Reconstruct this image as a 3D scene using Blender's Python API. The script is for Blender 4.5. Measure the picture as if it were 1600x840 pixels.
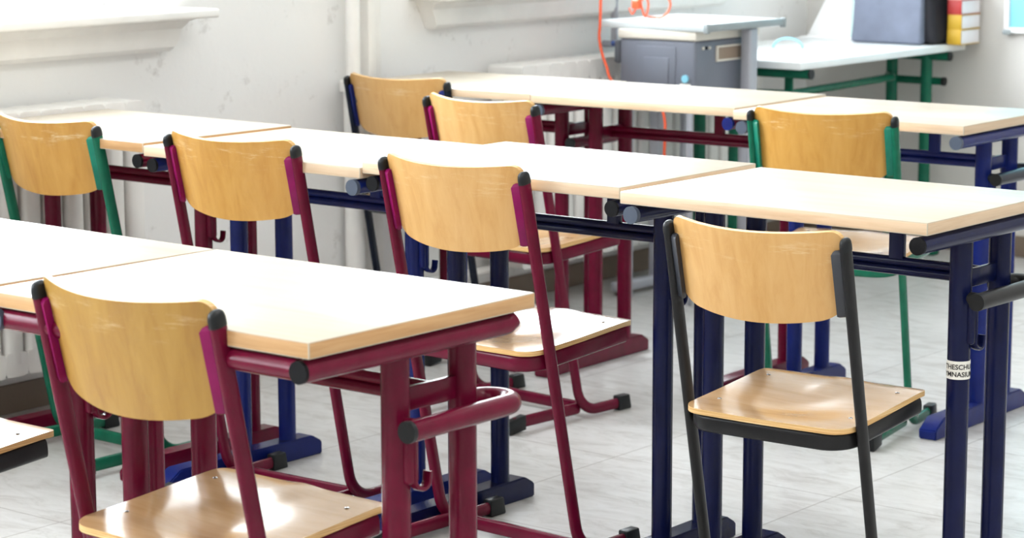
import bpy, bmesh, math, random
from mathutils import Vector, Matrix, noise

# ------------------------------------------------------------------ camera, world, light, exposure
scn = bpy.context.scene
COL = scn.collection
for o in list(bpy.data.objects):
    bpy.data.objects.remove(o)
D2R = math.pi / 180
TH, PT, RL, FPX = -38.45128 * D2R, -9.47712 * D2R, -0.146257 * D2R, 3740.508
fw = Vector((math.sin(TH) * math.cos(PT), math.cos(TH) * math.cos(PT), math.sin(PT)))
rt = Vector((math.cos(TH), -math.sin(TH), 0))
up = rt.cross(fw)
rt, up = rt * math.cos(RL) + up * math.sin(RL), -rt * math.sin(RL) + up * math.cos(RL)
cd = bpy.data.cameras.new('camera')
cam = bpy.data.objects.new('camera', cd)
COL.objects.link(cam)
CAM = Vector((0.04367556, -4.22171457, 1.37793638))
M = Matrix.Identity(4)
for r_ in range(3):
    M[r_][0], M[r_][1], M[r_][2], M[r_][3] = rt[r_], up[r_], -fw[r_], CAM[r_]
cam.matrix_world = M
cd.sensor_width = 36
cd.lens = FPX / 1600 * 36
cd.clip_start, cd.clip_end = 0.05, 60
cd.dof.use_dof = True
cd.dof.focus_distance = 4.3
cd.dof.aperture_fstop = 8.0
scn.camera = cam

scn.view_settings.view_transform = 'Standard'
scn.view_settings.look = 'None'
scn.view_settings.gamma = 1
scn.view_settings.use_curve_mapping = False
scn.view_settings.exposure = 0.3
scn.cycles.use_denoising = True
scn.cycles.max_bounces = 10
scn.cycles.diffuse_bounces = 6
scn.cycles.sample_clamp_indirect = 6

XW, YB, XE, YS, ZC = -4.72, 3.57, 2.6, -6.2, 3.15     # window wall, back wall, east wall, south wall, ceiling
SILL, HEAD = 1.0, 2.75
WINDOWS = [(-5.6, -4.3), (-3.7, -2.4), (-1.45, 0.27), (1.33, 2.95)]

world = bpy.data.worlds.new('world')
scn.world = world
world.use_nodes = True
world.node_tree.nodes['Background'].inputs[0].default_value = (0.75, 0.87, 1.0, 1)
world.node_tree.nodes['Background'].inputs[1].default_value = 1.0


def area(name, loc, direction, sx, sy, power, color, spread=180):
    l = bpy.data.lights.new(name, 'AREA')
    l.shape = 'RECTANGLE'
    l.size, l.size_y, l.energy, l.color = sx, sy, power, color
    l.spread = spread * D2R
    o = bpy.data.objects.new(name, l)
    COL.objects.link(o)
    o.location = loc
    o.rotation_euler = Vector(direction).to_track_quat('-Z', 'Y').to_euler()
    return o


DAY = 132
for (a, b) in WINDOWS:          # daylight entering each window opening
    area('window_daylight', (XW - 0.32, (a + b) / 2, (SILL + HEAD) / 2 + 0.02), (1, 0, -0.1),
         (b - a) - 0.1, HEAD - SILL - 0.1, DAY * (b - a) / 1.5, (0.87, 0.94, 1.0))
for y in (-4.2, -1.0):          # unseen ceiling lights added as fill
    area('ceiling_fill_light', (-0.9, y, ZC - 0.12), (0, 0, -1), 1.5, 0.5, 22, (0.98, 0.98, 1.0))


# ------------------------------------------------------------------ materials
def new_mat(name):
    m = bpy.data.materials.new(name)
    m.use_nodes = True
    nt = m.node_tree
    return m, nt, nt.nodes['Principled BSDF']


def N(nt, t, **kw):
    n = nt.nodes.new(t)
    for k, v in kw.items():
        setattr(n, k, v)
    return n


def coords(nt, scale=(1, 1, 1), rnd=True):
    tc = N(nt, 'ShaderNodeTexCoord')
    mp = N(nt, 'ShaderNodeMapping')
    mp.inputs['Scale'].default_value = scale
    nt.links.new(tc.outputs['Object'], mp.inputs['Vector'])
    if rnd:
        oi = N(nt, 'ShaderNodeObjectInfo')
        ml = N(nt, 'ShaderNodeMath', operation='MULTIPLY')
        ml.inputs[1].default_value = 37.0
        nt.links.new(oi.outputs['Random'], ml.inputs[0])
        nt.links.new(ml.outputs[0], mp.inputs['Location'])
    return mp.outputs['Vector']


def ramp(nt, fac, stops):
    r = N(nt, 'ShaderNodeValToRGB')
    e = r.color_ramp.elements
    e[0].position, e[0].color = stops[0][0], (*stops[0][1], 1)
    e[1].position, e[1].color = stops[-1][0], (*stops[-1][1], 1)
    for p_, c_ in stops[1:-1]:
        x = e.new(p_)
        x.color = (*c_, 1)
    nt.links.new(fac, r.inputs['Fac'])
    return r.outputs['Color']


def srgb(r, g, b):
    return tuple(((c / 255) / 12.92 if c / 255 <= 0.04045 else ((c / 255 + 0.055) / 1.055) ** 2.4) for c in (r, g, b))


def metal_paint(name, c, rough=0.24, coat=0.0, var=0.12):
    m, nt, b = new_mat(name)
    v = coords(nt, (9, 9, 9))
    nz = N(nt, 'ShaderNodeTexNoise')
    nz.inputs['Scale'].default_value = 3
    nz.inputs['Detail'].default_value = 4
    nt.links.new(v, nz.inputs['Vector'])
    col = ramp(nt, nz.outputs['Fac'], [(0.3, tuple(x * (1 - var) for x in c)), (0.7, tuple(min(1, x * (1 + var)) for x in c))])
    nt.links.new(col, b.inputs['Base Color'])
    b.inputs['Roughness'].default_value = rough
    b.inputs['Specular IOR Level'].default_value = 0.22
    nz2 = N(nt, 'ShaderNodeTexNoise')
    nz2.inputs['Scale'].default_value = 160
    nt.links.new(v, nz2.inputs['Vector'])
    bp = N(nt, 'ShaderNodeBump')
    bp.inputs['Strength'].default_value = 0.03
    nt.links.new(nz2.outputs['Fac'], bp.inputs['Height'])
    nt.links.new(bp.outputs['Normal'], b.inputs['Normal'])
    return m


def wood(name, light, mid, dark, scale, rough=0.3, coat=0.0, grain=2.2, spec=0.5):
    m, nt, b = new_mat(name)
    v = coords(nt, scale)
    nz = N(nt, 'ShaderNodeTexNoise')
    nz.inputs['Scale'].default_value = grain
    nz.inputs['Detail'].default_value = 6
    nz.inputs['Roughness'].default_value = 0.62
    nz.inputs['Distortion'].default_value = 0.5
    nt.links.new(v, nz.inputs['Vector'])
    nt.links.new(ramp(nt, nz.outputs['Fac'], [(0.28, dark), (0.5, mid), (0.72, light)]), b.inputs['Base Color'])
    b.inputs['Roughness'].default_value = rough
    b.inputs['Specular IOR Level'].default_value = spec
    b.inputs['Coat Weight'].default_value = coat
    b.inputs['Coat Roughness'].default_value = 0.12
    return m


def plain(name, c, rough=0.5, spec=0.5, var=0.05, scale=8):
    m, nt, b = new_mat(name)
    nz = N(nt, 'ShaderNodeTexNoise')
    nz.inputs['Scale'].default_value = scale
    nz.inputs['Detail'].default_value = 5
    nt.links.new(coords(nt), nz.inputs['Vector'])
    nt.links.new(ramp(nt, nz.outputs['Fac'], [(0.3, tuple(x * (1 - var) for x in c)), (0.7, tuple(min(1, x * (1 + var)) for x in c))]), b.inputs['Base Color'])
    b.inputs['Roughness'].default_value = rough
    b.inputs['Specular IOR Level'].default_value = spec
    return m


MAROON = metal_paint('maroon_paint', srgb(96, 10, 40))
MAROON_LIT = metal_paint('maroon_lit_bracket', srgb(128, 18, 80))  # frame maroon made lighter where the brackets face the light
NAVY = metal_paint('navy_paint', srgb(12, 19, 58))
BLUE = metal_paint('blue_paint', srgb(18, 32, 98))
GREEN = metal_paint('green_paint', srgb(22, 98, 74))
TEAL = metal_paint('teal_bracket_paint', srgb(26, 118, 96))
DKBLUE = metal_paint('dark_blue_paint', srgb(20, 28, 42))
BLACKM = metal_paint('charcoal_paint', srgb(32, 32, 33), rough=0.32)
BRKT = plain('charcoal_bracket', srgb(52, 55, 62), 0.4)
RUBBER = plain('black_plastic', srgb(22, 25, 27), 0.42, spec=0.3)
PLUG = plain('grey_plug', srgb(62, 72, 88), 0.45)
HOLE = plain('black_hollow', srgb(8, 8, 11), 0.5, spec=0.15)
LAM = wood('beech_laminate', srgb(190, 180, 163), srgb(185, 174, 156), srgb(176, 163, 143), (1.2, 14, 14), rough=0.3, grain=1.6, spec=0.32)
EDGE = wood('beech_edge_band', srgb(214, 190, 162), srgb(207, 181, 151), srgb(196, 167, 135), (3, 3, 60), rough=0.4)
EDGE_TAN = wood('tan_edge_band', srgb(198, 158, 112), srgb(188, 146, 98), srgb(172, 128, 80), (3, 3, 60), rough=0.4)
PLY = wood('beech_plywood_back', srgb(208, 165, 106), srgb(202, 157, 96), srgb(191, 143, 80), (16, 16, 1.3), rough=0.36, coat=0.06)
PLY_AMBER = wood('amber_plywood_back', srgb(198, 150, 76), srgb(190, 141, 66), srgb(178, 126, 52), (16, 16, 1.3), rough=0.36, coat=0.06)

PLY_OLIVE_DIM = wood('dimmed_olive_plywood_back', srgb(172, 133, 60), srgb(164, 124, 52), srgb(152, 109, 42), (16, 16, 1.3), rough=0.36, coat=0.06)  # olive-yellow ply, darkened for the weaker light on the camera side


def add_scuffs(m, z0, z1, amount):
    nt = m.node_tree
    b = nt.nodes['Principled BSDF']
    src = b.inputs['Base Color'].links[0].from_socket
    tc = N(nt, 'ShaderNodeTexCoord')
    sp = N(nt, 'ShaderNodeSeparateXYZ')
    nt.links.new(tc.outputs['Object'], sp.inputs[0])
    band = N(nt, 'ShaderNodeValToRGB')
    e = band.color_ramp.elements
    e[0].position, e[0].color = z0, (0, 0, 0, 1)
    e[1].position, e[1].color = z1, (0, 0, 0, 1)
    k = e.new((z0 + z1) / 2); k.color = (1, 1, 1, 1)
    nt.links.new(sp.outputs['Z'], band.inputs['Fac'])
    nz = N(nt, 'ShaderNodeTexNoise')
    nz.inputs['Scale'].default_value = 5
    nz.inputs['Detail'].default_value = 8
    nz.inputs['Roughness'].default_value = 0.75
    nt.links.new(coords(nt, (2.2, 2.2, 16)), nz.inputs['Vector'])
    f = ramp(nt, nz.outputs['Fac'], [(0.54, (0, 0, 0)), (0.66, (amount, amount, amount))])
    mu = N(nt, 'ShaderNodeMixRGB', blend_type='MULTIPLY')
    mu.inputs['Fac'].default_value = 1
    nt.links.new(f, mu.inputs['Color1']); nt.links.new(band.outputs['Color'], mu.inputs['Color2'])
    mx = N(nt, 'ShaderNodeMixRGB')
    mx.inputs['Color2'].default_value = (*srgb(226, 206, 168), 1)
    nt.links.new(mu.outputs[0], mx.inputs['Fac']); nt.links.new(src, mx.inputs['Color1'])
    nt.links.new(mx.outputs[0], b.inputs['Base Color'])


add_scuffs(PLY, 0.735, 0.80, 0.5)
add_scuffs(PLY_AMBER, 0.74, 0.80, 0.7)
add_scuffs(PLY_OLIVE_DIM, 0.74, 0.80, 0.4)
PLYSEAT = wood('beech_plywood_seat', srgb(198, 163, 122), srgb(190, 152, 108), srgb(176, 136, 90), (2, 13, 13), rough=0.2, coat=0.5)
PLYEDGE = wood('plywood_edge', srgb(236, 208, 160), srgb(214, 172, 110), srgb(170, 118, 62), (2, 2, 240), rough=0.45)
CHROME = plain('screw_steel', srgb(190, 190, 190), 0.25)
CHROME.node_tree.nodes['Principled BSDF'].inputs['Metallic'].default_value = 1
WHITEP = plain('radiator_enamel', srgb(236, 234, 230), 0.3)
PIPE = plain('pipe_paint', srgb(234, 232, 228), 0.4)
ORANGE = plain('orange_cable', srgb(238, 92, 52), 0.45)
GREYTOP = plain('grey_laminate', srgb(206, 214, 216), 0.3)
GREYEDGE = plain('grey_edge', srgb(150, 158, 160), 0.4)
GREYLEG = plain('grey_leg_paint', srgb(168, 170, 178), 0.35)
CABINET = plain('grey_plastic', srgb(112, 116, 128), 0.45)
CREAM = plain('cream_plastic', srgb(222, 216, 204), 0.5)
TABLEWHITE = plain('white_laminate', srgb(236, 240, 240), 0.3)
BAGGREY = plain('bag_grey_fabric', srgb(104, 110, 126), 0.8, var=0.12, scale=14)
BAGBLACK = plain('bag_black_fabric', srgb(26, 26, 34), 0.8)
PAPER = plain('paper', srgb(240, 236, 238), 0.8)
REDC = plain('red_cover', srgb(160, 38, 34), 0.5)
YELC = plain('yellow_cover', srgb(184, 146, 26), 0.5)
PINKC = plain('pink_cover', srgb(226, 170, 160), 0.5)
SKYB = plain('pale_blue_plastic', srgb(140, 205, 226), 0.3)
BOARD = plain('blue_board', srgb(128, 200, 218), 0.5, var=0.08, scale=3)
FRAMEW = plain('white_frame', srgb(240, 240, 240), 0.4)
STICKER = plain('white_sticker', srgb(236, 234, 226), 0.6)
INK = plain('black_ink', srgb(20, 20, 24), 0.7)


def wall_mat(name, c, marks):
    m, nt, b = new_mat(name)
    v = coords(nt, rnd=False)
    n1 = N(nt, 'ShaderNodeTexNoise')
    n1.inputs['Scale'].default_value = 1.3
    n1.inputs['Detail'].default_value = 6
    nt.links.new(v, n1.inputs['Vector'])
    base = ramp(nt, n1.outputs['Fac'], [(0.3, tuple(x * 0.95 for x in c)), (0.7, c)])
    n2 = N(nt, 'ShaderNodeTexNoise')
    n2.inputs['Scale'].default_value = 11
    n2.inputs['Detail'].default_value = 8
    n2.inputs['Roughness'].default_value = 0.7
    nt.links.new(v, n2.inputs['Vector'])
    f = ramp(nt, n2.outputs['Fac'], [(0.60, (0, 0, 0)), (0.70, (marks, marks, marks))])
    mx = N(nt, 'ShaderNodeMixRGB')
    mx.inputs['Color2'].default_value = (*srgb(150, 142, 134), 1)
    nt.links.new(f, mx.inputs['Fac'])
    nt.links.new(base, mx.inputs['Color1'])
    nt.links.new(mx.outputs[0], b.inputs['Base Color'])
    b.inputs['Roughness'].default_value = 0.6
    bp = N(nt, 'ShaderNodeBump')
    bp.inputs['Strength'].default_value = 0.12
    bp.inputs['Distance'].default_value = 0.02
    nt.links.new(n2.outputs['Fac'], bp.inputs['Height'])
    nt.links.new(bp.outputs['Normal'], b.inputs['Normal'])
    return m


WALL = wall_mat('painted_plaster', srgb(238, 237, 235), 0.4)
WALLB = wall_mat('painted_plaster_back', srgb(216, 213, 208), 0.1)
CEIL = plain('ceiling_paint', srgb(240, 238, 234), 0.8)
SKIRT = wall_mat('brown_skirting', srgb(128, 112, 98), 0.3)


def floor_mat():
    m, nt, b = new_mat('vinyl_tiles')
    v = coords(nt, rnd=False)
    n1 = N(nt, 'ShaderNodeTexNoise')
    n1.inputs['Scale'].default_value = 7
    n1.inputs['Detail'].default_value = 9
    n1.inputs['Roughness'].default_value = 0.7
    n1.inputs['Distortion'].default_value = 1.2
    mp = N(nt, 'ShaderNodeMapping')
    mp.inputs['Scale'].default_value = (1.0, 2.6, 1)
    mp.inputs['Rotation'].default_value = (0, 0, 0.5)
    nt.links.new(v, mp.inputs['Vector'])
    nt.links.new(mp.outputs[0], n1.inputs['Vector'])
    base = ramp(nt, n1.outputs['Fac'], [(0.3, srgb(166, 162, 157)), (0.5, srgb(193, 191, 188)), (0.7, srgb(205, 204, 202))])
    br = N(nt, 'ShaderNodeTexBrick')
    br.offset = 0.0
    br.inputs['Scale'].default_value = 1.0
    br.inputs['Mortar Size'].default_value = 0.0022
    br.inputs['Mortar Smooth'].default_value = 0.3
    br.inputs['Brick Width'].default_value = 0.6
    br.inputs['Row Height'].default_value = 0.6
    br.inputs['Color1'].default_value = (1, 1, 1, 1)
    br.inputs['Color2'].default_value = (0.94, 0.94, 0.94, 1)
    br.inputs['Mortar'].default_value = (0.55, 0.52, 0.5, 1)
    mp2 = N(nt, 'ShaderNodeMapping')
    mp2.inputs['Location'].default_value = (0.21, 0.33, 0)
    nt.links.new(v, mp2.inputs['Vector'])
    nt.links.new(mp2.outputs[0], br.inputs['Vector'])
    mx = N(nt, 'ShaderNodeMixRGB', blend_type='MULTIPLY')
    mx.inputs['Fac'].default_value = 1
    nt.links.new(base, mx.inputs['Color1'])
    nt.links.new(br.outputs['Color'], mx.inputs['Color2'])
    nt.links.new(mx.outputs[0], b.inputs['Base Color'])
    b.inputs['Roughness'].default_value = 0.3
    bp = N(nt, 'ShaderNodeBump')
    bp.inputs['Strength'].default_value = 0.05
    nt.links.new(n1.outputs['Fac'], bp.inputs['Height'])
    nt.links.new(bp.outputs['Normal'], b.inputs['Normal'])
    return m


FLOOR = floor_mat()


def glass_mat():
    m, nt, b = new_mat('window_glass')
    out = nt.nodes['Material Output']
    tr = N(nt, 'ShaderNodeBsdfTransparent')
    gl = N(nt, 'ShaderNodeBsdfGlossy')
    gl.inputs['Roughness'].default_value = 0.02
    mix = N(nt, 'ShaderNodeMixShader')
    mix.inputs[0].default_value = 0.06
    nt.links.new(tr.outputs[0], mix.inputs[1])
    nt.links.new(gl.outputs[0], mix.inputs[2])
    nt.links.new(mix.outputs[0], out.inputs['Surface'])
    return m


GLASS = glass_mat()
FILLM, _nt, _b = new_mat('fill_light_diffuser')  # glowing panel of the added fill light fittings
_b.inputs['Base Color'].default_value = (0.9, 0.9, 0.88, 1)
_b.inputs['Emission Color'].default_value = (1, 0.95, 0.88, 1)
_b.inputs['Emission Strength'].default_value = 4


# ------------------------------------------------------------------ mesh helpers
def link(name, bm, mats, parent=None, smooth=40):
    bmesh.ops.recalc_face_normals(bm, faces=bm.faces)
    me = bpy.data.meshes.new(name)
    for f in bm.faces:
        f.smooth = True
    bm.to_mesh(me)
    bm.free()
    if not isinstance(mats, (list, tuple)):
        mats = [mats]
    for m in mats:
        me.materials.append(m)
    try:
        me.set_sharp_from_angle(angle=smooth * D2R)
    except Exception:
        pass
    o = bpy.data.objects.new(name, me)
    COL.objects.link(o)
    if parent:
        o.parent = parent
    return o


def empty(name, loc, rz=0, scale=1):
    o = bpy.data.objects.new(name, None)
    COL.objects.link(o)
    o.location = loc
    o.rotation_euler = (0, 0, rz)
    o.scale = (scale, scale, scale)
    o.empty_display_size = 0.1
    return o


def tag(o, label=None, cat=None, group=None, kind=None):
    if label: o['label'] = label
    if cat: o['category'] = cat
    if group: o['group'] = group
    if kind: o['kind'] = kind
    return o


def box(bm, x0, x1, y0, y1, z0, z1, bev=0.0, seg=2, mat=0):
    r = bmesh.ops.create_cube(bm, size=1)
    vs = r['verts']
    for v in vs:
        v.co = Vector(((x0 + x1) / 2 + v.co.x * (x1 - x0), (y0 + y1) / 2 + v.co.y * (y1 - y0), (z0 + z1) / 2 + v.co.z * (z1 - z0)))
    fs = set(f for v in vs for f in v.link_faces)
    for f in fs:
        f.material_index = mat
    if bev:
        es = list(set(e for v in vs for e in v.link_edges))
        bmesh.ops.bevel(bm, geom=es, offset=bev, segments=seg, affect='EDGES', profile=0.5)


def oval(rx, ry, n=16, e=2.0):
    pts = []
    for k in range(n):
        a = 2 * math.pi * k / n
        c, s = math.cos(a), math.sin(a)
        pts.append((rx * math.copysign(abs(c) ** (2 / e), c), ry * math.copysign(abs(s) ** (2 / e), s)))
    return pts


def sweep(bm, path, prof, side=None, closed=False, mat=0, caps=True, capmat=None, rounded=0):
    """path: list of points; prof: list of (a,b): a along 'side' vector, b along the other normal."""
    P = [Vector(p) for p in path]
    n = len(P)
    rings = []
    tang = []
    for k in range(n):
        if closed:
            t = (P[(k + 1) % n] - P[k - 1]).normalized()
        elif k == 0:
            t = (P[1] - P[0]).normalized()
        elif k == n - 1:
            t = (P[-1] - P[-2]).normalized()
        else:
            t = ((P[k + 1] - P[k]).normalized() + (P[k] - P[k - 1]).normalized()).normalized()
        tang.append(t)
    s = Vector(side) if side is not None else (Vector((1, 0, 0)) if abs(tang[0].x) < 0.8 else Vector((0, 1, 0)))
    s = (s - tang[0] * s.dot(tang[0])).normalized()
    for k in range(n):
        t = tang[k]
        s = (s - t * s.dot(t)).normalized()
        b = t.cross(s)
        ring = []
        for (u, v) in prof:
            ring.append(bm.verts.new(P[k] + s * u + b * v))
        rings.append(ring)
    m = len(prof)
    rng = range(n) if closed else range(n - 1)
    for k in rng:
        A, B = rings[k], rings[(k + 1) % n]
        for j in range(m):
            f = bm.faces.new((A[j], A[(j + 1) % m], B[(j + 1) % m], B[j]))
            f.material_index = mat
    if caps and not closed:
        for R in (rings[0], rings[-1]):
            f = bm.faces.new(R)
            f.material_index = mat if capmat is None else capmat
    return rings


def fillet(pts, rad, n=8):
    P = [Vector(p) for p in pts]
    out = [P[0]]
    for k in range(1, len(P) - 1):
        r = rad[k] if isinstance(rad, (list, tuple)) else rad
        a, b = (P[k - 1] - P[k]), (P[k + 1] - P[k])
        la, lb = a.length, b.length
        a.normalize(); b.normalize()
        ang = a.angle(b)
        if r <= 0 or ang > math.pi - 0.02:
            out.append(P[k]); continue
        d = min(r / math.tan(ang / 2), la * 0.49, lb * 0.49)
        r2 = d * math.tan(ang / 2)
        c = P[k] + (a + b).normalized() * (r2 / math.sin(ang / 2))
        v0, v1 = (P[k] + a * d) - c, (P[k] + b * d) - c
        tot = v0.angle(v1)
        ax = v0.cross(v1).normalized()
        for j in range(n + 1):
            out.append(c + Matrix.Rotation(tot * j / n, 3, ax) @ v0)
    out.append(P[-1])
    return out


def cyl(bm, p0, p1, r, n=24, mat=0, capmat=None):
    sweep(bm, [p0, p1], oval(r, r, n), mat=mat, capmat=capmat)


def capsule_path(p0, p1, r, side, mat=0):
    pass


# ------------------------------------------------------------------ room shell
def struct(name, bm, m, parent=None):
    o = link(name, bm, m, parent)
    if not parent:
        o['kind'] = 'structure'
    return o


bm = bmesh.new()
box(bm, XW - 0.4, XE + 0.1, YS - 0.1, YB + 0.1, -0.1, 0)
struct('floor', bm, FLOOR)
bm = bmesh.new()
box(bm, XW - 0.4, XE + 0.1, YS - 0.1, YB + 0.1, ZC, ZC + 0.1)
struct('ceiling', bm, CEIL)
# window wall
bm = bmesh.new()
ys = [YS - 0.1] + [c for w in WINDOWS for c in w] + [YB + 0.1]
for k in range(0, len(ys), 2):
    box(bm, XW - 0.34, XW, ys[k], ys[k + 1], 0, ZC)
for (a, b) in WINDOWS:
    box(bm, XW - 0.34, XW, a, b, 0, SILL - 0.015)
    box(bm, XW - 0.34, XW, a, b, HEAD, ZC)
struct('wall_left', bm, WALL)
bm = bmesh.new(); box(bm, XW, XE, YB, YB + 0.1, 0, ZC); struct('wall_back', bm, WALLB)
bm = bmesh.new(); box(bm, XE, XE + 0.1, YS, YB + 0.1, 0, ZC); struct('wall_right', bm, WALLB)
bm = bmesh.new(); box(bm, XW, XE + 0.1, YS - 0.1, YS, 0, ZC); struct('wall_front', bm, WALLB)
bm = bmesh.new(); box(bm, XW, XW + 0.014, YS, YB - 0.014, 0, 0.075, 0.003); struct('baseboard_left', bm, SKIRT)
bm = bmesh.new(); box(bm, XW, XE, YB - 0.014, YB, 0, 0.075, 0.003); struct('baseboard_back', bm, SKIRT)
# windows
for k, (a, b) in enumerate(WINDOWS):
    bm = bmesh.new()
    xg = XW - 0.27
    fwid = 0.06
    for (y0, y1, z0, z1) in ((a, b, SILL, SILL + fwid), (a, b, HEAD - fwid, HEAD), (a, a + fwid, SILL + fwid, HEAD - fwid),
                             (b - fwid, b, SILL + fwid, HEAD - fwid), ((a + b) / 2 - 0.04, (a + b) / 2 + 0.04, SILL + fwid, HEAD - fwid),
                             (a + fwid, b - fwid, 2.1, 2.17)):
        box(bm, xg - 0.035, xg + 0.035, y0, y1, z0, z1, 0.006)
    w = struct('window_%d' % (k + 1), bm, FRAMEW)
    bm = bmesh.new()
    box(bm, xg - 0.003, xg + 0.003, a + 0.02, b - 0.02, SILL + 0.02, HEAD - 0.02)
    link('pane', bm, GLASS, w)
    # inner sill board and moulded apron below it
    bm = bmesh.new()
    box(bm, XW - 0.23, XW + 0.15, a - 0.055, b + 0.065, SILL - 0.012, SILL + 0.012, 0.006, 3)
    link('window_sill', bm, PIPE, w)
    bm = bmesh.new()
    prof = [(0, 0), (0.035, 0), (0.05, 0.012), (0.055, 0.03), (0.055, 0.06), (0.075, 0.08), (0.11, 0.09), (0, 0.09)]
    z0 = SILL - 0.012 - 0.09
    L, R = [], []
    for (u, v) in prof:
        ins = 0.045 * (1 - v / 0.09)
        L.append(bm.verts.new((XW + u, a - 0.02 + ins, z0 + v)))
        R.append(bm.verts.new((XW + u, b + 0.03 - ins, z0 + v)))
    for j in range(len(prof)):
        q = (j + 1) % len(prof)
        bm.faces.new((L[j], L[q], R[q], R[j]))
    bm.faces.new(L); bm.faces.new(R)
    link('sill_apron', bm, PIPE, w, smooth=25)

# boxed-in pipe chase with mouldings between the first and second window
bm = bmesh.new()
box(bm, XW, XW + 0.03, 1.075, 1.12, 0.075, ZC, 0.006)
box(bm, XW, XW + 0.05, 1.04, 1.075, 0.075, ZC, 0.008)
struct('trim_1', bm, PIPE)
# vertical heating pipe with collar
bm = bmesh.new()
cyl(bm, (XW + 0.055, 0.965, 0.0), (XW + 0.055, 0.965, 0.76), 0.03, 28)
cyl(bm, (XW + 0.055, 0.965, 0.74), (XW + 0.055, 0.965, 0.77), 0.04, 28)
cyl(bm, (XW + 0.055, 0.965, 0.77), (XW + 0.055, 0.965, ZC), 0.021, 28)
hp = link('heating_pipe', bm, PIPE)
tag(hp, 'cream vertical heating pipe with collar running up the window wall', 'pipe')
bm = bmesh.new()
cyl(bm, (XW + 0.05, 1.16, 0.125), (XW + 0.05, 3.4, 0.125), 0.014, 20)
for y in (1.2, 2.0, 2.8, 3.35):
    cyl(bm, (XW, y, 0.125), (XW + 0.05, y, 0.125), 0.008, 12)
hp2 = link('heating_pipe', bm, PIPE)
tag(hp2, 'thin cream heating pipe running level just above the brown skirting', 'pipe')
bm = bmesh.new()
cyl(bm, (XW + 0.045, 2.275, 0.8), (XW + 0.045, 2.275, ZC), 0.012, 16)
cyl(bm, (XW + 0.045, 2.275, 0.8), (XW, 2.275, 0.8), 0.012, 16)
hp3 = link('conduit_pipe', bm, GREYLEG)
tag(hp3, 'slim grey upright conduit in front of the second window sill', 'pipe')


def radiator(y0, y1, z0, z1, label):
    t = empty('radiator', (XW + 0.1, y0, 0))
    tag(t, label, 'radiator', 'radiators on the window wall')
    pitch = 0.07
    n = int((y1 - y0) / pitch)
    bm = bmesh.new()
    # one section: rounded slab with three columns and a rounded head
    prof = []
    for x in (-0.05, 0.0, 0.05):
        sweep(bm, [(x, 0, z0 + 0.03), (x, 0, z1 - 0.02)], oval(0.019, 0.029, 14, 3.0), side=(1, 0, 0))
    for z in (z0 + 0.03, z1 - 0.022):
        pts = fillet([(-0.068, 0, z), (0.068, 0, z)], 0.01)
        sweep(bm, pts, oval(0.0349, 0.031, 20, 6.0), side=(0, 1, 0))
    bmesh.ops.remove_doubles(bm, verts=bm.verts, dist=0.0001)
    me = None
    for k in range(n):
        if me is None:
            o = link('radiator_section', bm, WHITEP, t, 50)
            me = o.data
        else:
            o = o.copy(); COL.objects.link(o); o.parent = t
        o.location = (0, pitch * (k + 0.5), 0)
    bm = bmesh.new()
    for z in (z0 + 0.035, z1 - 0.04):
        cyl(bm, (0, 0.01, z), (0, n * pitch + 0.0, z), 0.016, 16)
    link('header_pipe', bm, WHITEP, t)
    bm = bmesh.new()
    p = fillet([(0, n * pitch, z0 + 0.035), (0, n * pitch + 0.05, z0 + 0.035), (-0.05, n * pitch + 0.05, z0 - 0.0), (-0.05, n * pitch + 0.05, 0)], 0.02)
    sweep(bm, p, oval(0.011, 0.011, 12))
    link('supply_pipe', bm, WHITEP, t)
    bm = bmesh.new()
    for k in (1, n - 2):
        box(bm, -0.09, -0.03, pitch * k + 0.005, pitch * k + 0.03, z0 + 0.1, z0 + 0.13, 0.004)
    link('wall_bracket', bm, WHITEP, t)
    return t


radiator(-1.15, 0.10, 0.135, 0.782, 'white ribbed radiator on the window wall behind the left end of the middle desk row')
radiator(1.62, 3.05, 0.135, 0.765, 'white ribbed radiator on the window wall behind the grey table and back desk row')

# fittings added for the fill lights (out of frame, above the desks)
for y in (-4.2, -1.0):
    t = empty('fill_light_fitting', (-0.9, y, ZC))
    tag(t, 'white rectangular fitting of an added unseen fill light over the desks, %s' % ('above the middle row' if y > -2 else 'nearest the camera'), 'light')
    bm = bmesh.new()
    box(bm, -0.8, 0.8, -0.3, 0.3, -0.06, 0, 0.01)
    link('housing', bm, FRAMEW, t)
    bm = bmesh.new()
    box(bm, -0.75, 0.75, -0.25, 0.25, -0.075, -0.06, 0.006)
    link('diffuser', bm, FILLM, t)

# board on the back wall at far right
t = empty('wall_board', (-3.89, YB, 0.80))
tag(t, 'pale blue wall board in a white frame at the far right edge', 'board')
bm = bmesh.new(); box(bm, 0.014, 1.5, -0.02, -0.012, 0.014, 0.95, 0.0); link('board_face', bm, BOARD, t)
bm = bmesh.new()
box(bm, 0, 0.02, -0.028, 0, 0, 0.97, 0.004)
box(bm, 1.49, 1.51, -0.028, 0, 0, 0.97, 0.004)
box(bm, 0.02, 1.49, -0.028, 0, 0, 0.02, 0.004)
box(bm, 0.02, 1.49, -0.028, 0, 0.95, 0.97, 0.004)
link('frame', bm, FRAMEW, t)
bm = bmesh.new(); box(bm, -0.003, 0.03, -0.032, 0.0, -0.006, 0.012, 0.004); link('corner_clip', bm, GREYEDGE, t)


# ------------------------------------------------------------------ desks
W, DP = 0.65, 0.471
CV = (0.2386, 0.3838)
CU = 0.585


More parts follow.
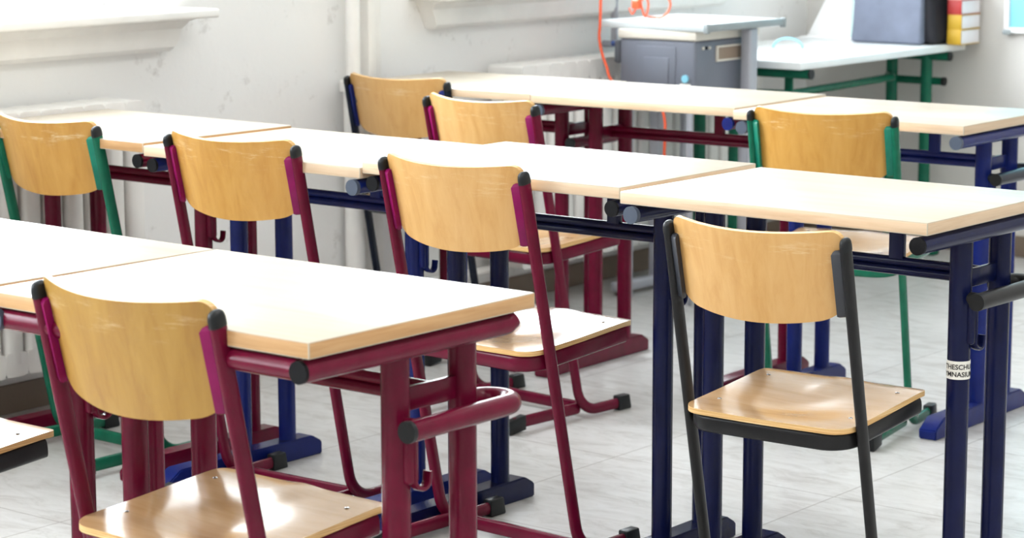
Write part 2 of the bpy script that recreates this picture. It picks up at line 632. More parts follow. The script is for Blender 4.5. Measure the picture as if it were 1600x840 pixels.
def lettering(lines, radius, height, zc, ang0, gap):
    """black letters wrapped round a cylinder of the given radius; returns a bmesh."""
    out = bmesh.new()
    for k, txt in enumerate(lines):
        cu = bpy.data.curves.new('t', 'FONT')
        cu.body = txt
        cu.size = height * 1.38
        cu.align_x = 'CENTER'
        cu.resolution_u = 3
        cu.offset = 0.0002
        ob = bpy.data.objects.new('t', cu)
        COL.objects.link(ob)
        dg = bpy.context.evaluated_depsgraph_get()
        me = bpy.data.meshes.new_from_object(ob.evaluated_get(dg))
        tmp = bmesh.new(); tmp.from_mesh(me)
        bmesh.ops.subdivide_edges(tmp, edges=[e for e in tmp.edges if e.calc_length() > 0.004], cuts=2)
        z0 = zc + (gap / 2 if k == 0 else -gap / 2) - height / 2
        m2 = bpy.data.meshes.new('tm')
        for v in tmp.verts:
            a = ang0 + v.co.x / radius
            v.co = Vector((radius * math.cos(a), radius * math.sin(a), z0 + v.co.y))
        tmp.to_mesh(m2)
        out.from_mesh(m2)
        tmp.free()
        bpy.data.objects.remove(ob); bpy.data.curves.remove(cu); bpy.data.meshes.remove(me); bpy.data.meshes.remove(m2)
    return out


def make_desk(x, y, rz, h, paint, label, loop=False, hook=True, capL=PLUG, capR=HOLE, front_bar=False, sticker=False, loop_paint=None, colpaint=None, group=None, edge=None):
    t = empty('school_desk', (x, y, 0), rz)
    tag(t, label, 'desk', group or 'school desks in three rows')
    colpaint = colpaint or paint
    bm = bmesh.new()
    box(bm, 0.0008, W - 0.0008, 0, DP, h - 0.023, h, 0.0018, 2, mat=1)
    for f in bm.faces:
        if abs(f.normal.z) > 0.9:
            f.material_index = 0
    link('tabletop', bm, [LAM, edge or EDGE], t, 30)
    zt = h - 0.023 - 0.0185
    for s, capm in ((0, capL), (1, capR)):
        uc = 0.03 if s == 0 else 0.632
        col_u = 0.0511 if s == 0 else CU
        bm = bmesh.new()
        sweep(bm, fillet([(uc, 0.002, zt), (uc, 0.425, zt), (uc, 0.437, zt + 0.006)], 0.01, 4), oval(0.0155, 0.0155, 24))
        sr = link('side_tube', bm, paint, t)
        bm = bmesh.new()
        if capm is HOLE:
            sweep(bm, [(uc, 0.0025, zt), (uc, -0.004, zt)], oval(0.0155, 0.0155, 24))
        else:
            sweep(bm, [(uc, 0.003, zt), (uc, -0.001, zt), (uc, -0.007, zt)], oval(0.0165, 0.0165, 24))
        ec = link('end_cap', bm, capm, sr)
        if capm is PLUG: ec['label'] = 'blue-grey plastic plug'
        for v in CV:
            bm = bmesh.new()
            r = 0.0205
            cyl(bm, (col_u, v, 0.03), (col_u, v, zt + 0.004), r, 32)
            cc = link('leg', bm, colpaint, t)
            if sticker and s == 1 and v == CV[0]:
                bm = lettering(['THESCHUL', 'YMNASIUM'], 0.0222, 0.0092, 0.489, -56 * D2R, 0.0135)
                bm2 = bmesh.new()
                n = 40
                R = []
                for zz in (0.489 - 0.0165, 0.489 + 0.0165):
                    R.append([bm2.verts.new((0.0214 * math.cos(2 * math.pi * j / n), 0.0214 * math.sin(2 * math.pi * j / n), zz)) for j in range(n)])
                for j in range(n):
                    bm2.faces.new((R[0][j], R[0][(j + 1) % n], R[1][(j + 1) % n], R[1][j]))
                for ring in R:
                    inner = [bm2.verts.new((v_.co.x * 0.93, v_.co.y * 0.93, v_.co.z)) for v_ in ring]
                    for j in range(n):
                        bm2.faces.new((ring[j], ring[(j + 1) % n], inner[(j + 1) % n], inner[j]))
                for f in bm.faces:
                    f.material_index = 1
                mm = bpy.data.meshes.new('x'); bm.to_mesh(mm); bm2.from_mesh(mm); bm.free(); bpy.data.meshes.remove(mm)
                st = link('name_sticker', bm2, [STICKER, INK], cc)
                st.location = (col_u, v, 0)
                st['label'] = 'white sticker band with black lettering'
        # foot: box-section runner with chamfered ends
        bm = bmesh.new()
        prof = [(-0.02, 0.0), (-0.022, 0.024), (0.02, 0.05), (0.445, 0.05), (0.476, 0.032), (0.478, 0.028), (0.478, 0.0)]
        A = [bm.verts.new((col_u - 0.024, a, b)) for a, b in prof]
        B = [bm.verts.new((col_u + 0.024, a, b)) for a, b in prof]
        for j in range(len(prof)):
            q = (j + 1) % len(prof)
            bm.faces.new((A[j], A[q], B[q], B[j]))
        bm.faces.new(A); bm.faces.new(B)
        bmesh.ops.bevel(bm, geom=list(bm.edges), offset=0.003, segments=2, affect='EDGES')
        link('foot', bm, colpaint, t, 50)
    # twin-tube cross rail, mounting bracket
    bm = bmesh.new()
    for dz in (0.0085, -0.0085):
        cyl(bm, (0.05, 0.311, 0.65 + dz), (CU, 0.311, 0.65 + dz), 0.0088, 18)
    for u in (0.0511, CU):
        box(bm, u - 0.005, u + 0.005, CV[0] + 0.015, CV[1] - 0.015, 0.633, 0.667, 0.002)
    link('cross_rail', bm, paint, t)
    bm = bmesh.new()
    box(bm, 0.397, 0.427, 0.304, 0.318, 0.662, h - 0.023, 0.002)
    box(bm, 0.385, 0.44, 0.29, 0.332, h - 0.027, h - 0.0228, 0.001)
    link('rail_bracket', bm, paint, t)
    if hook:
        bm = bmesh.new()
        uo = CU + 0.0205 + 0.004
        p = fillet([(uo, 0.246, 0.605), (uo, 0.246, 0.53), (uo, 0.275, 0.522), (uo, 0.278, 0.548)], [0, 0.016, 0.014, 0], 6)
        sweep(bm, p, oval(0.0075, 0.0038, 10, 3), side=(1, 0, 0))
        box(bm, CU + 0.012, CU + 0.03, 0.232, 0.256, 0.535, 0.61, 0.006, 3)
        link('bag_hook', bm, paint, t)
    if loop:
        bm = bmesh.new()
        uo, ui = 0.636, 0.572
        p = fillet([(uo, 0.21, 0.62), (uo, 0.452, 0.62), (ui, 0.452, 0.62), (ui, 0.39, 0.62)], [0, 0.032, 0.032, 0], 10)
        sweep(bm, p, oval(0.0155, 0.0155, 20))
        lp = link('loop_handle', bm, loop_paint or paint, t)
        bm = bmesh.new()
        sweep(bm, [(uo, 0.2105, 0.62), (uo, 0.203, 0.62)], oval(0.0158, 0.0158, 20))
        link('end_cap', bm, RUBBER, lp)
        bm = bmesh.new()
        cyl(bm, (CU, 0.2386, 0.62), (uo, 0.2386, 0.62), 0.011, 14)
        link('loop_stub', bm, loop_paint or paint, lp)
    if front_bar:
        bm = bmesh.new()
        cyl(bm, (0.03, 0.012, zt), (0.62, 0.012, zt), 0.0150, 24)
        link('front_tube', bm, paint, t)
    return t


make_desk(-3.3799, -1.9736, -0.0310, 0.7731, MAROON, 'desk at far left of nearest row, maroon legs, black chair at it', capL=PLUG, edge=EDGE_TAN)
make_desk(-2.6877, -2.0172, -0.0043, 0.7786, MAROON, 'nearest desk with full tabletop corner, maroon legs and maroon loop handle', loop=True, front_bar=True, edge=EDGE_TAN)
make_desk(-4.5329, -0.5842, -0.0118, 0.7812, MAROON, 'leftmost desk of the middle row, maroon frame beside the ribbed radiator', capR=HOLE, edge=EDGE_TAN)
make_desk(-3.8655, -0.6080, -0.0108, 0.7779, BLUE, 'second desk from left in the middle row, blue legs, beside the maroon framed one', capR=PLUG, capL=HOLE)
make_desk(-3.2153, -0.6098, -0.0003, 0.7891, NAVY, 'third desk of the middle row, navy legs, standing between two navy or blue neighbours', capR=HOLE, capL=HOLE)
make_desk(-2.5430, -0.6423, -0.0157, 0.7871, NAVY, 'rightmost desk of the middle row, navy legs with white lettered sticker and loop handle', loop=True, sticker=True, loop_paint=BLACKM, capL=PLUG, capR=HOLE)
make_desk(-4.6067, 0.8787, 0.0319, 0.7759, MAROON, 'leftmost desk of the back row against the window wall, maroon legs', loop=True, capR=HOLE)
make_desk(-3.9529, 0.8930, 0.0270, 0.7746, MAROON, 'middle desk of the back row, maroon frame, in front of the grey plastic cabinet', capR=BLUE)
make_desk(-3.2938, 0.8863, 0.0151, 0.7714, BLUE, 'rightmost desk of the back row, blue legs, green chair at it', loop=True, loop_paint=DKBLUE, capR=PLUG)


# ------------------------------------------------------------------ chairs
def make_chair(x, y, rz, s, paint, pad, label, near=1.0, back=None):
    x, y = CAM.x + (x - CAM.x) * near, CAM.y + (y - CAM.y) * near
    t = empty('school_chair', (x, y, 0), rz, s)
    t.scale = (s * near, s * near, s * near + CAM.z * (1 - near) / 0.8)
    tag(t, label, 'chair', 'school chairs at the desks')
    up_ = 0.184
    T0, B0 = Vector((0, -0.2, 0.80)), Vector((0, -0.037, 0.03))
    d = (B0 - T0).normalized()

    def pv(z):
        return T0.y + (z - T0.z) / (B0.z - T0.z) * (B0.y - T0.y)
    prof = oval(0.0085, 0.0135, 18, 2.5)
    for sgn in (-1, 1):
        u = sgn * up_
        top = (u, pv(0.779), 0.779)
        path = fillet([top, (u, pv(0.0185) + 0.004, 0.0185), (u, 0.122, 0.0185)], 0.075, 10)
        bm = bmesh.new()
        sweep(bm, path, prof, side=(1, 0, 0))
        lg = link('leg', bm, paint, t)
        bm = bmesh.new()          # rounded plastic cap on top
        pth = []
        q = Vector((u, pv(0.779), 0.779)) + d * 0.004
        rings = []
        for (k, sc) in ((0, 1.06), (0.010, 1.06), (0.016, 0.98), (0.020, 0.82), (0.0225, 0.55), (0.0235, 0.2)):
            rings.append((q - d * k, sc))
        sv = Vector((1, 0, 0)); bv = d.cross(sv)
        R = [[bm.verts.new(c + sv * a * sc + bv * b * sc) for a, b in prof] for c, sc in rings]
        for k in range(len(R) - 1):
            for j in range(len(prof)):
                bm.faces.new((R[k][j], R[k][(j + 1) % len(prof)], R[k + 1][(j + 1) % len(prof)], R[k + 1][j]))
        bm.faces.new(R[-1]); bm.faces.new(R[0])
        link('post_cap', bm, RUBBER, lg)
        bm = bmesh.new()          # front foot
        box(bm, u - 0.012, u + 0.012, 0.105, 0.153, 0.0, 0.038, 0.004, 2)
        for v in bm.verts:
            if v.co.y > 0.14 and v.co.z > 0.02:
                v.co.y -= 0.006
        link('rubber_foot', bm, RUBBER, lg)
        # backrest mounting bracket
    # base runner: U of flat bar open to the rear
    bm = bmesh.new()
    ub = 0.171
    pts = fillet([(-ub, -0.262, 0.026), (-ub, -0.012, 0.026), (ub, -0.012, 0.026), (ub, -0.262, 0.026)], 0.022, 6)
    sweep(bm, pts, oval(0.0065, 0.0145, 14, 3.6), side=(1, 0, 0))
    rn = link('base_runner', bm, paint, t)
    for sgn in (-1, 1):
        bm = bmesh.new()
        u = sgn * ub
        box(bm, u - 0.011, u + 0.011, -0.284, -0.226, 0.0, 0.044, 0.004, 2)
        for v in bm.verts:
            if v.co.y > -0.25 and v.co.z < 0.006:
                v.co.z = 0.008
            if v.co.y < -0.25 and v.co.z > 0.03:
                v.co.z -= 0.008
        link('rubber_foot', bm, RUBBER, rn)
    # seat frame: flat tube round the rear and both sides, below the board
    def sz(v):
        return 0.449 + (v + 0.155) / 0.30 * 0.022
    us = 0.166
    raw = fillet([(-us, 0.128, 0), (-us, -0.156, 0), (us, -0.156, 0), (us, 0.128, 0)], 0.05, 10)
    raw2 = []
    for k in range(len(raw) - 1):
        a, b = raw[k], raw[k + 1]
        raw2.append(a)
        if (b - a).length > 0.1:
            for j in (1, 2):
                raw2.append(a.lerp(b, j / 3))
    raw2.append(raw[-1])
    bm = bmesh.new()
    pts = [Vector((p.x, p.y, sz(p.y) - 0.0325)) for p in raw2]
    sweep(bm, pts, oval(0.0085, 0.0165, 16, 2.8), side=(1, 0, 0))
    link('seat_frame', bm, paint, t)
    # seat board: dished plywood
    bm = bmesh.new()
    nu, nv = 28, 28
    V0, V1, HU = -0.168, 0.150, 0.176
    th = 0.010

    def edge_pt(a, b):
        # superellipse-like square with rear corners rounder than the front ones
        x_, y_ = a, b
        rad = 0.042 if b < 0 else 0.018
        px_, py_ = x_ * HU, (V0 + V1) / 2 + y_ * (V1 - V0) / 2
        # corner rounding
        cx, cy = HU - rad, (V1 - V0) / 2 - rad
        lx, ly = abs(px_), abs(py_ - (V0 + V1) / 2)
        if lx > cx and ly > cy:
            dx, dy = (lx - cx) / rad, (ly - cy) / rad
            m_ = max(dx, dy)
            l_ = math.hypot(dx, dy)
            if l_ > 0:
                dx, dy = dx / l_ * m_, dy / l_ * m_
            lx, ly = cx + dx * rad, cy + dy * rad
        return math.copysign(lx, px_), (V0 + V1) / 2 + math.copysign(ly, py_ - (V0 + V1) / 2)

    def seat_z(px_, py_):
        z = sz(py_) - 0.004
        r2 = (px_ / 0.115) ** 2 + ((py_ + 0.035) / 0.095) ** 2
        z -= 0.014 * math.exp(-r2 * 1.1)
        z += 0.003 * math.exp(-((px_ / 0.03) ** 2)) * max(0, min(1, (py_ + 0.02) / 0.1))
        if py_ > 0.11:
            z -= (py_ - 0.11) ** 2 * 2.2
        return z
    top, bot = [], []
    for j in range(nv + 1):
        rt_, rb_ = [], []
        for k in range(nu + 1):
            a, b = -1 + 2 * k / nu, -1 + 2 * j / nv
            a = math.copysign(abs(a) ** 0.8, a); b = math.copysign(abs(b) ** 0.8, b)
            px_, py_ = edge_pt(a, b)
            z = seat_z(px_, py_)
            rt_.append(bm.verts.new((px_, py_, z)))
            rb_.append(bm.verts.new((px_, py_, z - th)))
        top.append(rt_); bot.append(rb_)
    for j in range(nv):
        for k in range(nu):
            bm.faces.new((top[j][k], top[j][k + 1], top[j + 1][k + 1], top[j + 1][k]))
            bm.faces.new((bot[j][k], bot[j + 1][k], bot[j + 1][k + 1], bot[j][k + 1]))
    per = [(0, k) for k in range(nu)] + [(j, nu) for j in range(nv)] + [(nv, k) for k in range(nu, 0, -1)] + [(j, 0) for j in range(nv, 0, -1)]
    for q in range(len(per)):
        a, b = per[q], per[(q + 1) % len(per)]
        f = bm.faces.new((top[a[0]][a[1]], top[b[0]][b[1]], bot[b[0]][b[1]], bot[a[0]][a[1]]))
        f.material_index = 1
    st = link('seat', bm, [PLYSEAT, PLYEDGE], t, 35)
    for (a, b) in ((-0.14, 0.095), (0.14, 0.095), (-0.14, -0.085), (0.14, -0.085)):
        bm = bmesh.new()
        bmesh.ops.create_uvsphere(bm, u_segments=12, v_segments=6, radius=0.0042)
        for v in bm.verts:
            v.co.z *= 0.4
            v.co += Vector((a, b, seat_z(a, b) + 0.0003))
        link('rivet', bm, CHROME, st)
    # backrest: curved board, tilted like the posts
    tilt = math.atan2(0.163, 0.77) + 0.025
    zc, hh, hw, bul = 0.729, 0.084, 0.176, 0.047
    base_v = pv(zc) + 0.010

    def bpt(u, w, off=0.0):
        """u across, w up along the board, off towards the rear"""
        k = 1 - (u / hw) ** 2
        n_rear = bul * k + off
        wv = Vector((0, -math.sin(tilt), math.cos(tilt)))
        nr = Vector((0, -math.cos(tilt), -math.sin(tilt)))
        return Vector((u, base_v, zc)) + wv * w + nr * n_rear

    def wr(a, b):
        u = a * hw
        lo, hi = -hh - 0.006, hh
        # lower edge bows down in the middle, corners rounded
        du = abs(u) / hw
        top_e = hi - (0.020 - math.sqrt(max(0, 0.02 ** 2 - max(0, (abs(u) - (hw - 0.02))) ** 2)))
        cr = 0.05
        low_e = lo + 0.012 * du ** 2 + (cr - math.sqrt(max(0, cr ** 2 - max(0, (abs(u) - (hw - cr))) ** 2))) * 0.75
        return low_e + (top_e - low_e) * (b + 1) / 2
    bm = bmesh.new()
    nu, nv = 44, 10
    A, B = [], []
    for j in range(nv + 1):
        ra, rb = [], []
        for k in range(nu + 1):
            a, b = -math.cos(math.pi * k / nu), -1 + 2 * j / nv
            w_ = wr(a, b)
            ra.append(bm.verts.new(bpt(a * hw, w_, 0.0045)))
            rb.append(bm.verts.new(bpt(a * hw, w_, -0.0045)))
        A.append(ra); B.append(rb)
    for j in range(nv):
        for k in range(nu):
            bm.faces.new((A[j][k], A[j][k + 1], A[j + 1][k + 1], A[j + 1][k]))
            bm.faces.new((B[j][k], B[j + 1][k], B[j + 1][k + 1], B[j][k + 1]))
    per = [(0, k) for k in range(nu)] + [(j, nu) for j in range(nv)] + [(nv, k) for k in range(nu, 0, -1)] + [(j, 0) for j in range(nv, 0, -1)]
    for q in range(len(per)):
        a, b = per[q], per[(q + 1) % len(per)]
        f = bm.faces.new((A[a[0]][a[1]], A[b[0]][b[1]], B[b[0]][b[1]], B[a[0]][a[1]]))
        f.material_index = 1
    link('backrest', bm, [back or PLY, PLYEDGE], t, 35)
    # brackets behind the board ends
    for sgn in (-1, 1):
        bm = bmesh.new()
        ns = 6
        zz = [(-0.076, 0.6), (-0.072, 1.0), (0.044, 1.0), (0.049, 0.6)]
        rings = []
        for (w_, sc) in zz:
            ring = []
            for k in range(ns + 1):
                uu = sgn * (0.178 - 0.016 * k / ns * (0.9 if sc < 1 else 1))
                ring.append(bpt(uu, w_, 0.0048))
            for k in range(ns, -1, -1):
                uu = sgn * (0.178 - 0.016 * k / ns * (0.9 if sc < 1 else 1))
                ring.append(bpt(uu, w_, 0.0048 + 0.013 * sc))
            rings.append([bm.verts.new(p) for p in ring])
        m_ = len(rings[0])
        for k in range(len(rings) - 1):
            for j in range(m_):
                bm.faces.new((rings[k][j], rings[k][(j + 1) % m_], rings[k + 1][(j + 1) % m_], rings[k + 1][j]))
        bm.faces.new(rings[0]); bm.faces.new(rings[-1])
        link('backrest_bracket', bm, pad, t, 50)
    return t


make_chair(-2.4051, -1.7988, -0.0234, 0.9999, MAROON, MAROON_LIT, 'maroon chair with honey wood back and seat at the nearest desk', 0.9865, PLY_OLIVE_DIM)
make_chair(-3.1250, -1.8120, 0.0, 1.0, BLACKM, BRKT, 'black framed chair at lower left edge, only its pale seat corner showing')
make_chair(-4.2640, -0.3453, -0.0259, 1.0052, GREEN, TEAL, 'green framed chair at the far left desk of the middle row', 0.988, PLY_AMBER)
make_chair(-3.6030, -0.4034, 0.0259, 1.0136, MAROON, MAROON_LIT, 'maroon chair with streaky wood back, right of the left green chair', 0.9925, PLY_AMBER)
make_chair(-2.9318, -0.4501, -0.0510, 1.0144, MAROON, MAROON_LIT, 'maroon chair in the picture centre, between another maroon chair and the black one')
make_chair(-2.1696, -0.5783, 0.0280, 0.9601, BLACKM, BRKT, 'black framed chair with pale wooden seat at right, by the stickered desk leg')
make_chair(-4.4546, 1.1025, 0.0375, 0.9903, DKBLUE, BLUE, 'dark blue framed chair at the left end of the back row', 0.993)
make_chair(-3.6949, 0.5807, -0.0840, 1.0156, MAROON, MAROON_LIT, 'maroon chair of the back row, overlapping the dark blue chair')
make_chair(-2.9760, 0.9294, 0.1812, 0.9994, GREEN, TEAL, 'green framed chair with scratched wood back at the right back desk', 1.0, PLY_AMBER)


# ------------------------------------------------------------------ grey side table with cabinet below
t = empty('side_table', (-4.109, 1.988, 0), -2.5 * D2R)
tag(t, 'grey topped side table on T legs behind the back desk row', 'table')
x0, x1, y0, y1, zt = -0.435, 0.0, 0.0, 0.415, 0.90
bm = bmesh.new()
box(bm, x0, x1 - 0.012, y0, y1, zt - 0.024, zt, 0.003)
link('tabletop', bm, GREYTOP, t)
bm = bmesh.new()
box(bm, x1 - 0.012, x1 + 0.002, y0 - 0.004, y1 + 0.004, zt - 0.022, zt + 0.001, 0.003)
box(bm, x1 - 0.014, x1 + 0.005, y0 - 0.006, y0 + 0.006, zt - 0.028, zt + 0.003, 0.003)
box(bm, x1 - 0.014, x1 + 0.005, y1 - 0.006, y1 + 0.006, zt - 0.028, zt + 0.003, 0.003)
link('edge_strip', bm, GREYEDGE, t)
for (lx, ly) in ((x1 - 0.028, 0.262), (x0 + 0.058, 0.24)):
    bm = bmesh.new()
    box(bm, lx - 0.019, lx + 0.019, ly - 0.022, ly + 0.022, 0.04, zt - 0.024, 0.006, 3)
    lg = link('leg', bm, GREYLEG, t)
    bm = bmesh.new()
    box(bm, lx - 0.022, lx + 0.022, 0.02, y1 - 0.02, 0.012, 0.045, 0.008, 3)
    link('foot', bm, GREYLEG, lg)
    for yy in (0.05, y1 - 0.05):
        bm = bmesh.new()
        cyl(bm, (lx, yy, 0), (lx, yy, 0.013), 0.016, 16)
        link('glide', bm, RUBBER, lg)

# grey plastic cabinet under the table top
t = empty('equipment_cabinet', (-4.162, 2.0, 0.0))
tag(t, 'grey plastic equipment cabinet with cream rim under the grey side table', 'cabinet')
ZB = 0.655
bm = bmesh.new()
box(bm, -0.293, 0.0, 0.0, 0.36, ZB, 0.846, 0.010, 3)
link('body', bm, CABINET, t)
bm = bmesh.new()
box(bm, -0.297, 0.004, -0.004, 0.364, 0.846, 0.8755, 0.004, 3)
link('cream_rim', bm, CREAM, t)
bm = bmesh.new()
for (a0, a1, c0, c1, dd) in ((-0.225, -0.075, 0.665, 0.825, 0.003), (-0.195, -0.10, 0.672, 0.79, 0.006)):
    box(bm, a0, a1, -dd, 0.003, c0, c1, 0.002)
link('embossed_panel', bm, CABINET, t)
bm = bmesh.new()
fy0, fy1, fz0, fz1 = 0.112, 0.262, 0.776, 0.826
for (a0, a1, c0, c1) in ((fy0, fy1, fz1 - 0.006, fz1), (fy0, fy1, fz0, fz0 + 0.006), (fy0, fy0 + 0.006, fz0 + 0.006, fz1 - 0.006), (fy1 - 0.006, fy1, fz0 + 0.006, fz1 - 0.006)):
    box(bm, -0.002, 0.008, a0, a1, c0, c1, 0.0015)
fr = link('slot_frame', bm, CREAM, t)
bm = bmesh.new(); box(bm, 0.0005, 0.003, fy0 + 0.006, fy1 - 0.006, fz0 + 0.006, fz1 - 0.006)
link('slot_back', bm, plain('slot_brown', srgb(150, 132, 116), 0.7), fr)
for k, yy in enumerate((0.04, 0.058, 0.076)):
    bm = bmesh.new(); cyl(bm, (-0.002, yy, 0.822), (0.004, yy, 0.822), 0.005, 14)
    link('socket', bm, HOLE if k == 1 else CREAM, t)
bm = bmesh.new(); box(bm, -0.315, -0.292, 0.0, 0.06, 0.765, 0.838, 0.006, 3)
hd = link('side_handle', bm, plain('dark_grey_plastic', srgb(84, 88, 96), 0.5), t)
bm = bmesh.new(); cyl(bm, (-0.328, 0.01, 0.826), (-0.314, 0.01, 0.826), 0.009, 16)
link('knob', bm, plain('blue_knob', srgb(40, 70, 130), 0.4), hd)
bm = bmesh.new(); box(bm, -0.058, -0.018, -0.0015, 0.001, 0.675, 0.711, 0.0005)
link('white_tag', bm, STICKER, t)
bm = bmesh.new(); cyl(bm, (-0.037, 0.001, 0.727), (-0.037, -0.006, 0.727), 0.0125, 20)
link('blue_tag', bm, SKYB, t)
for (a, b) in ((-0.27, 0.03), (-0.04, 0.03), (-0.27, 0.33), (-0.04, 0.33)):
    bm = bmesh.new()
    box(bm, a - 0.008, a + 0.008, b - 0.008, b + 0.008, 0.0, ZB + 0.02, 0.002)
    link('stand_post', bm, GREYLEG, t)

# orange cables
def cable(name, pts, label, parent=None, r=0.0045):
    P = [Vector(p) for p in pts]
    out = []
    for k in range(len(P) - 1):
        p0, p1, p2, p3 = P[max(0, k - 1)], P[k], P[k + 1], P[min(len(P) - 1, k + 2)]
        for j in range(8):
            s = j / 8
            out.append(0.5 * ((2 * p1) + (p2 - p0) * s + (2 * p0 - 5 * p1 + 4 * p2 - p3) * s * s + (-p0 + 3 * p1 - 3 * p2 + p3) * s ** 3))
    out.append(P[-1])
    bm = bmesh.new()
    sweep(bm, out, oval(r, r, 10))
    o = link(name, bm, ORANGE, parent)
    return o


c_ = cable('power_cable', [(-4.50, 1.96, 1.6), (-4.498, 1.96, 1.2), (-4.502, 1.96, 0.92), (-4.506, 1.96, 0.848), (-4.494, 1.96, 0.793), (-4.476, 1.96, 0.753), (-4.458, 1.96, 0.713),
                           (-4.39, 1.965, 0.665), (-4.29, 1.97, 0.645), (-4.257, 1.97, 0.60), (-4.257, 1.97, 0.49), (-4.261, 1.97, 0.367), (-4.26, 1.97, 0.12), (-4.27, 1.99, 0.008), (-4.3, 2.3, 0.006)], '')
tag(c_, 'orange cable hanging down behind the left corner of the grey side table', 'cable')
t = empty('extension_cord', (-4.44, 2.13, 0.90))
tag(t, 'orange coiled cord with a plug lying on top of the grey side table', 'cord')
cable('cord', [(-0.085, 0.02, 0.03), (-0.066, 0.01, 0.013), (-0.045, 0.0, 0.03), (-0.03, 0.0, 0.055), (-0.008, 0.0, 0.007), (0.005, 0.0, 0.044), (-0.003, 0.0, 0.085), (0.047, 0.0, 0.092), (0.087, 0.0, 0.063),
               (0.087, 0.0, 0.033), (0.06, 0.0, 0.008), (0.028, 0.01, 0.005), (-0.02, 0.03, 0.005)], '', t, 0.0032)
bm = bmesh.new()
box(bm, -0.056, -0.026, -0.012, 0.012, 0.030, 0.060, 0.006, 3)
cyl(bm, (-0.032, 0.0, 0.056), (-0.022, 0.0, 0.066), 0.008, 14)
link('plug', bm, ORANGE, t)

# ------------------------------------------------------------------ white teacher's table with green frame
TX, TY = -4.66, 2.41
t = empty('teacher_table', (TX, TY, 0))
tag(t, 'white topped table with green tube frame in the back corner', 'table')
LW, LL, TH_ = 0.63, 1.12, 0.76
bm = bmesh.new(); box(bm, 0, LW, 0, LL, TH_ - 0.025, TH_, 0.003); link('tabletop', bm, TABLEWHITE, t)
for yy in (0.06, 1.0):
    bm = bmesh.new(); cyl(bm, (0.05, yy, TH_ - 0.042), (LW - 0.0, yy, TH_ - 0.042), 0.0165, 20)
    sr = link('side_tube', bm, GREEN, t)
    bm = bmesh.new(); cyl(bm, (LW - 0.001, yy, TH_ - 0.042), (LW + 0.006, yy, TH_ - 0.042), 0.0165, 20)
    link('end_cap', bm, RUBBER, sr)
    for xx in ((0.40, 0.54) if yy > 0.5 else (0.20, 0.34)):
        bm = bmesh.new(); cyl(bm, (xx, yy, 0.03), (xx, yy, TH_ - 0.04), 0.021, 28); link('leg', bm, GREEN, t)
    bm = bmesh.new(); box(bm, 0.06, 0.60, yy - 0.024, yy + 0.024, 0, 0.038, 0.008, 2); link('foot', bm, GREEN, t)
bm = bmesh.new()
pts = fillet([(0.33, 0.06, 0.645), (0.52, 0.10, 0.645), (0.47, 0.88, 0.645), (0.40, 0.97, 0.645), (0.40, 1.0, 0.645)], 0.05, 6)
sweep(bm, pts, oval(0.0135, 0.0135, 16))
link('long_rail', bm, GREEN, t)
bm = bmesh.new(); cyl(bm, (0.40, 1.03, 0.625), (0.59, 1.03, 0.625), 0.014, 16); lp = link('cross_bar', bm, GREEN, t)
bm = bmesh.new(); cyl(bm, (0.589, 1.03, 0.625), (0.60, 1.03, 0.625), 0.016, 16); link('end_cap', bm, RUBBER, lp)
bm = bmesh.new(); box(bm, 0.50, 0.53, 0.11, 0.12, 0.65, TH_ - 0.025, 0.002); link('rail_bracket', bm, GREEN, t)

# bag
t = empty('shoulder_bag', (-4.09, 3.315, 0.76), 0.0)
tag(t, 'grey and black fabric bag standing upright on the white table', 'bag')
bm = bmesh.new()
box(bm, -0.285, 0.0, -0.008, 0.03, 0.001, 0.40, 0.012, 3)
bmesh.ops.subdivide_edges(bm, edges=[e for e in bm.edges if e.calc_length() > 0.1], cuts=6, use_grid_fill=True)
for v in bm.verts:
    v.co.x += -0.012 * (v.co.z / 0.4) * (1 if v.co.x > -0.1 else -0.6)
    v.co.y += 0.008 * noise.noise(v.co * 9)
    v.co.y += 0.03 * (v.co.z / 0.4)
link('front_flap', bm, BAGGREY, t)
bm = bmesh.new()
box(bm, -0.27, 0.042, 0.022, 0.165, 0.0, 0.38, 0.03, 4)
bmesh.ops.subdivide_edges(bm, edges=[e for e in bm.edges if e.calc_length() > 0.08], cuts=5, use_grid_fill=True)
for v in bm.verts:
    v.co.x += 0.010 * noise.noise(v.co * 12)
    if v.co.x > -0.1:
        v.co.x -= 0.035 * (v.co.z / 0.38)
link('body', bm, BAGBLACK, t)

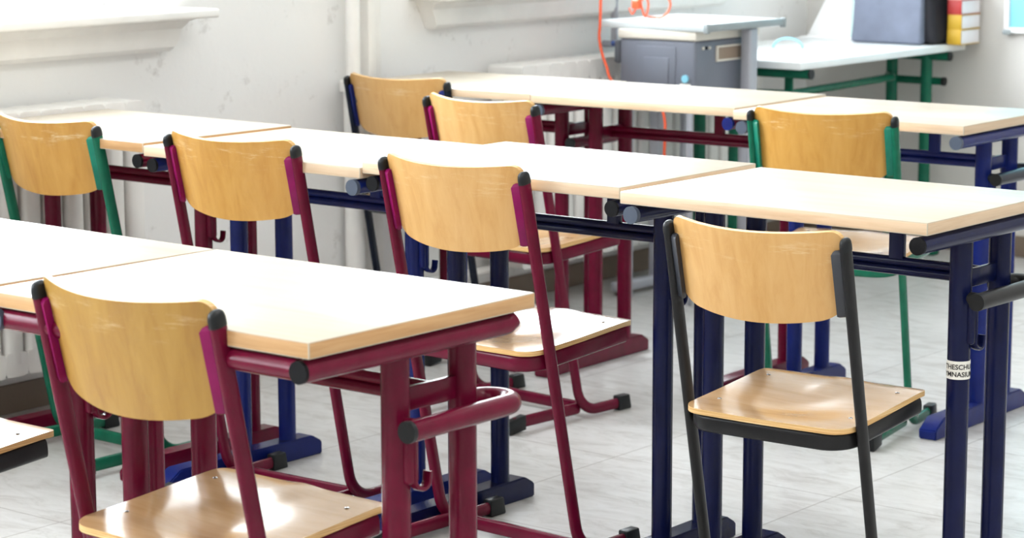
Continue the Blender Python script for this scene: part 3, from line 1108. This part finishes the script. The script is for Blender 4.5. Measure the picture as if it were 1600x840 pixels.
# stack of books beside the bag
z = 0.76
bx, by = -3.985, 3.405
for (cm, lab, hgt, dx, dy) in ((YELC, 'thick yellow book at the bottom of the stack beside the bag', 0.054, 0, 0), (YELC, 'thick yellow book in the middle of the stack, under the red one', 0.052, 0.0, 0.002),
                       (REDC, 'thick red book resting on the two yellow books', 0.052, -0.002, 0.003), (PINKC, 'pale pink book on top of the red book', 0.05, -0.004, 0.0)):
    t = empty('book', (bx + dx, by + dy, z))
    tag(t, lab, 'book', 'thick books stacked beside the bag')
    bm = bmesh.new(); box(bm, -0.052, 0.0, 0.003, 0.138, 0.003, hgt - 0.003, 0.001); link('pages', bm, PAPER, t)
    bm = bmesh.new()
    box(bm, -0.054, 0.002, 0.0, 0.14, 0.0, 0.003, 0.0005); box(bm, -0.054, 0.002, 0.0, 0.14, hgt - 0.003, hgt, 0.0005)
    box(bm, -0.054, 0.001, -0.001, 0.003, 0.002, hgt - 0.002, 0.001)
    link('cover', bm, cm, t)
    z += hgt

# white slanted panel standing at the rear of the table
t = empty('display_panel', (-4.44, 3.42, 0.76))
tag(t, 'tall white panel with a slanted left edge standing on the white table', 'panel')
bm = bmesh.new()
prof = [(-0.17, 0.0), (0.03, 0.0), (0.03, 0.75), (0.0, 0.75)]
prof = [(-0.19, 0.0), (0.05, 0.0), (0.05, 0.62), (0.0, 0.62), (-0.075, 0.2)]
A = [bm.verts.new((a, 0.0, b)) for a, b in prof]; B = [bm.verts.new((a, 0.022, b)) for a, b in prof]
for j in range(len(prof)):
    q = (j + 1) % len(prof); bm.faces.new((A[j], A[q], B[q], B[j]))
bm.faces.new(A); bm.faces.new(B)
link('board', bm, FRAMEW, t, 30)
bm = bmesh.new(); box(bm, 0.0, 0.02, -0.004, 0.001, 0.01, 0.61, 0.001); link('pale_strip', bm, plain('pale_green_strip', srgb(206, 232, 228), 0.5), t)
bm = bmesh.new(); box(bm, -0.19, 0.05, -0.05, 0.07, 0.0, 0.008, 0.003); link('base', bm, FRAMEW, t)

# pale blue arched band lying on the table
bm = bmesh.new()
pts = []
for k in range(15):
    a = math.pi * k / 14
    pts.append((-0.052 * math.cos(a), 0.0, 0.006 + 0.034 * math.sin(a)))
sweep(bm, pts, oval(0.004, 0.006, 12))
bm_o = link('headband', bm, SKYB)
bm_o.location = (-4.36, 2.86, 0.76)
bm_o.rotation_euler = (0, 0, 0.35)
tag(bm_o, 'small pale blue arched plastic band on the white table', 'headband')
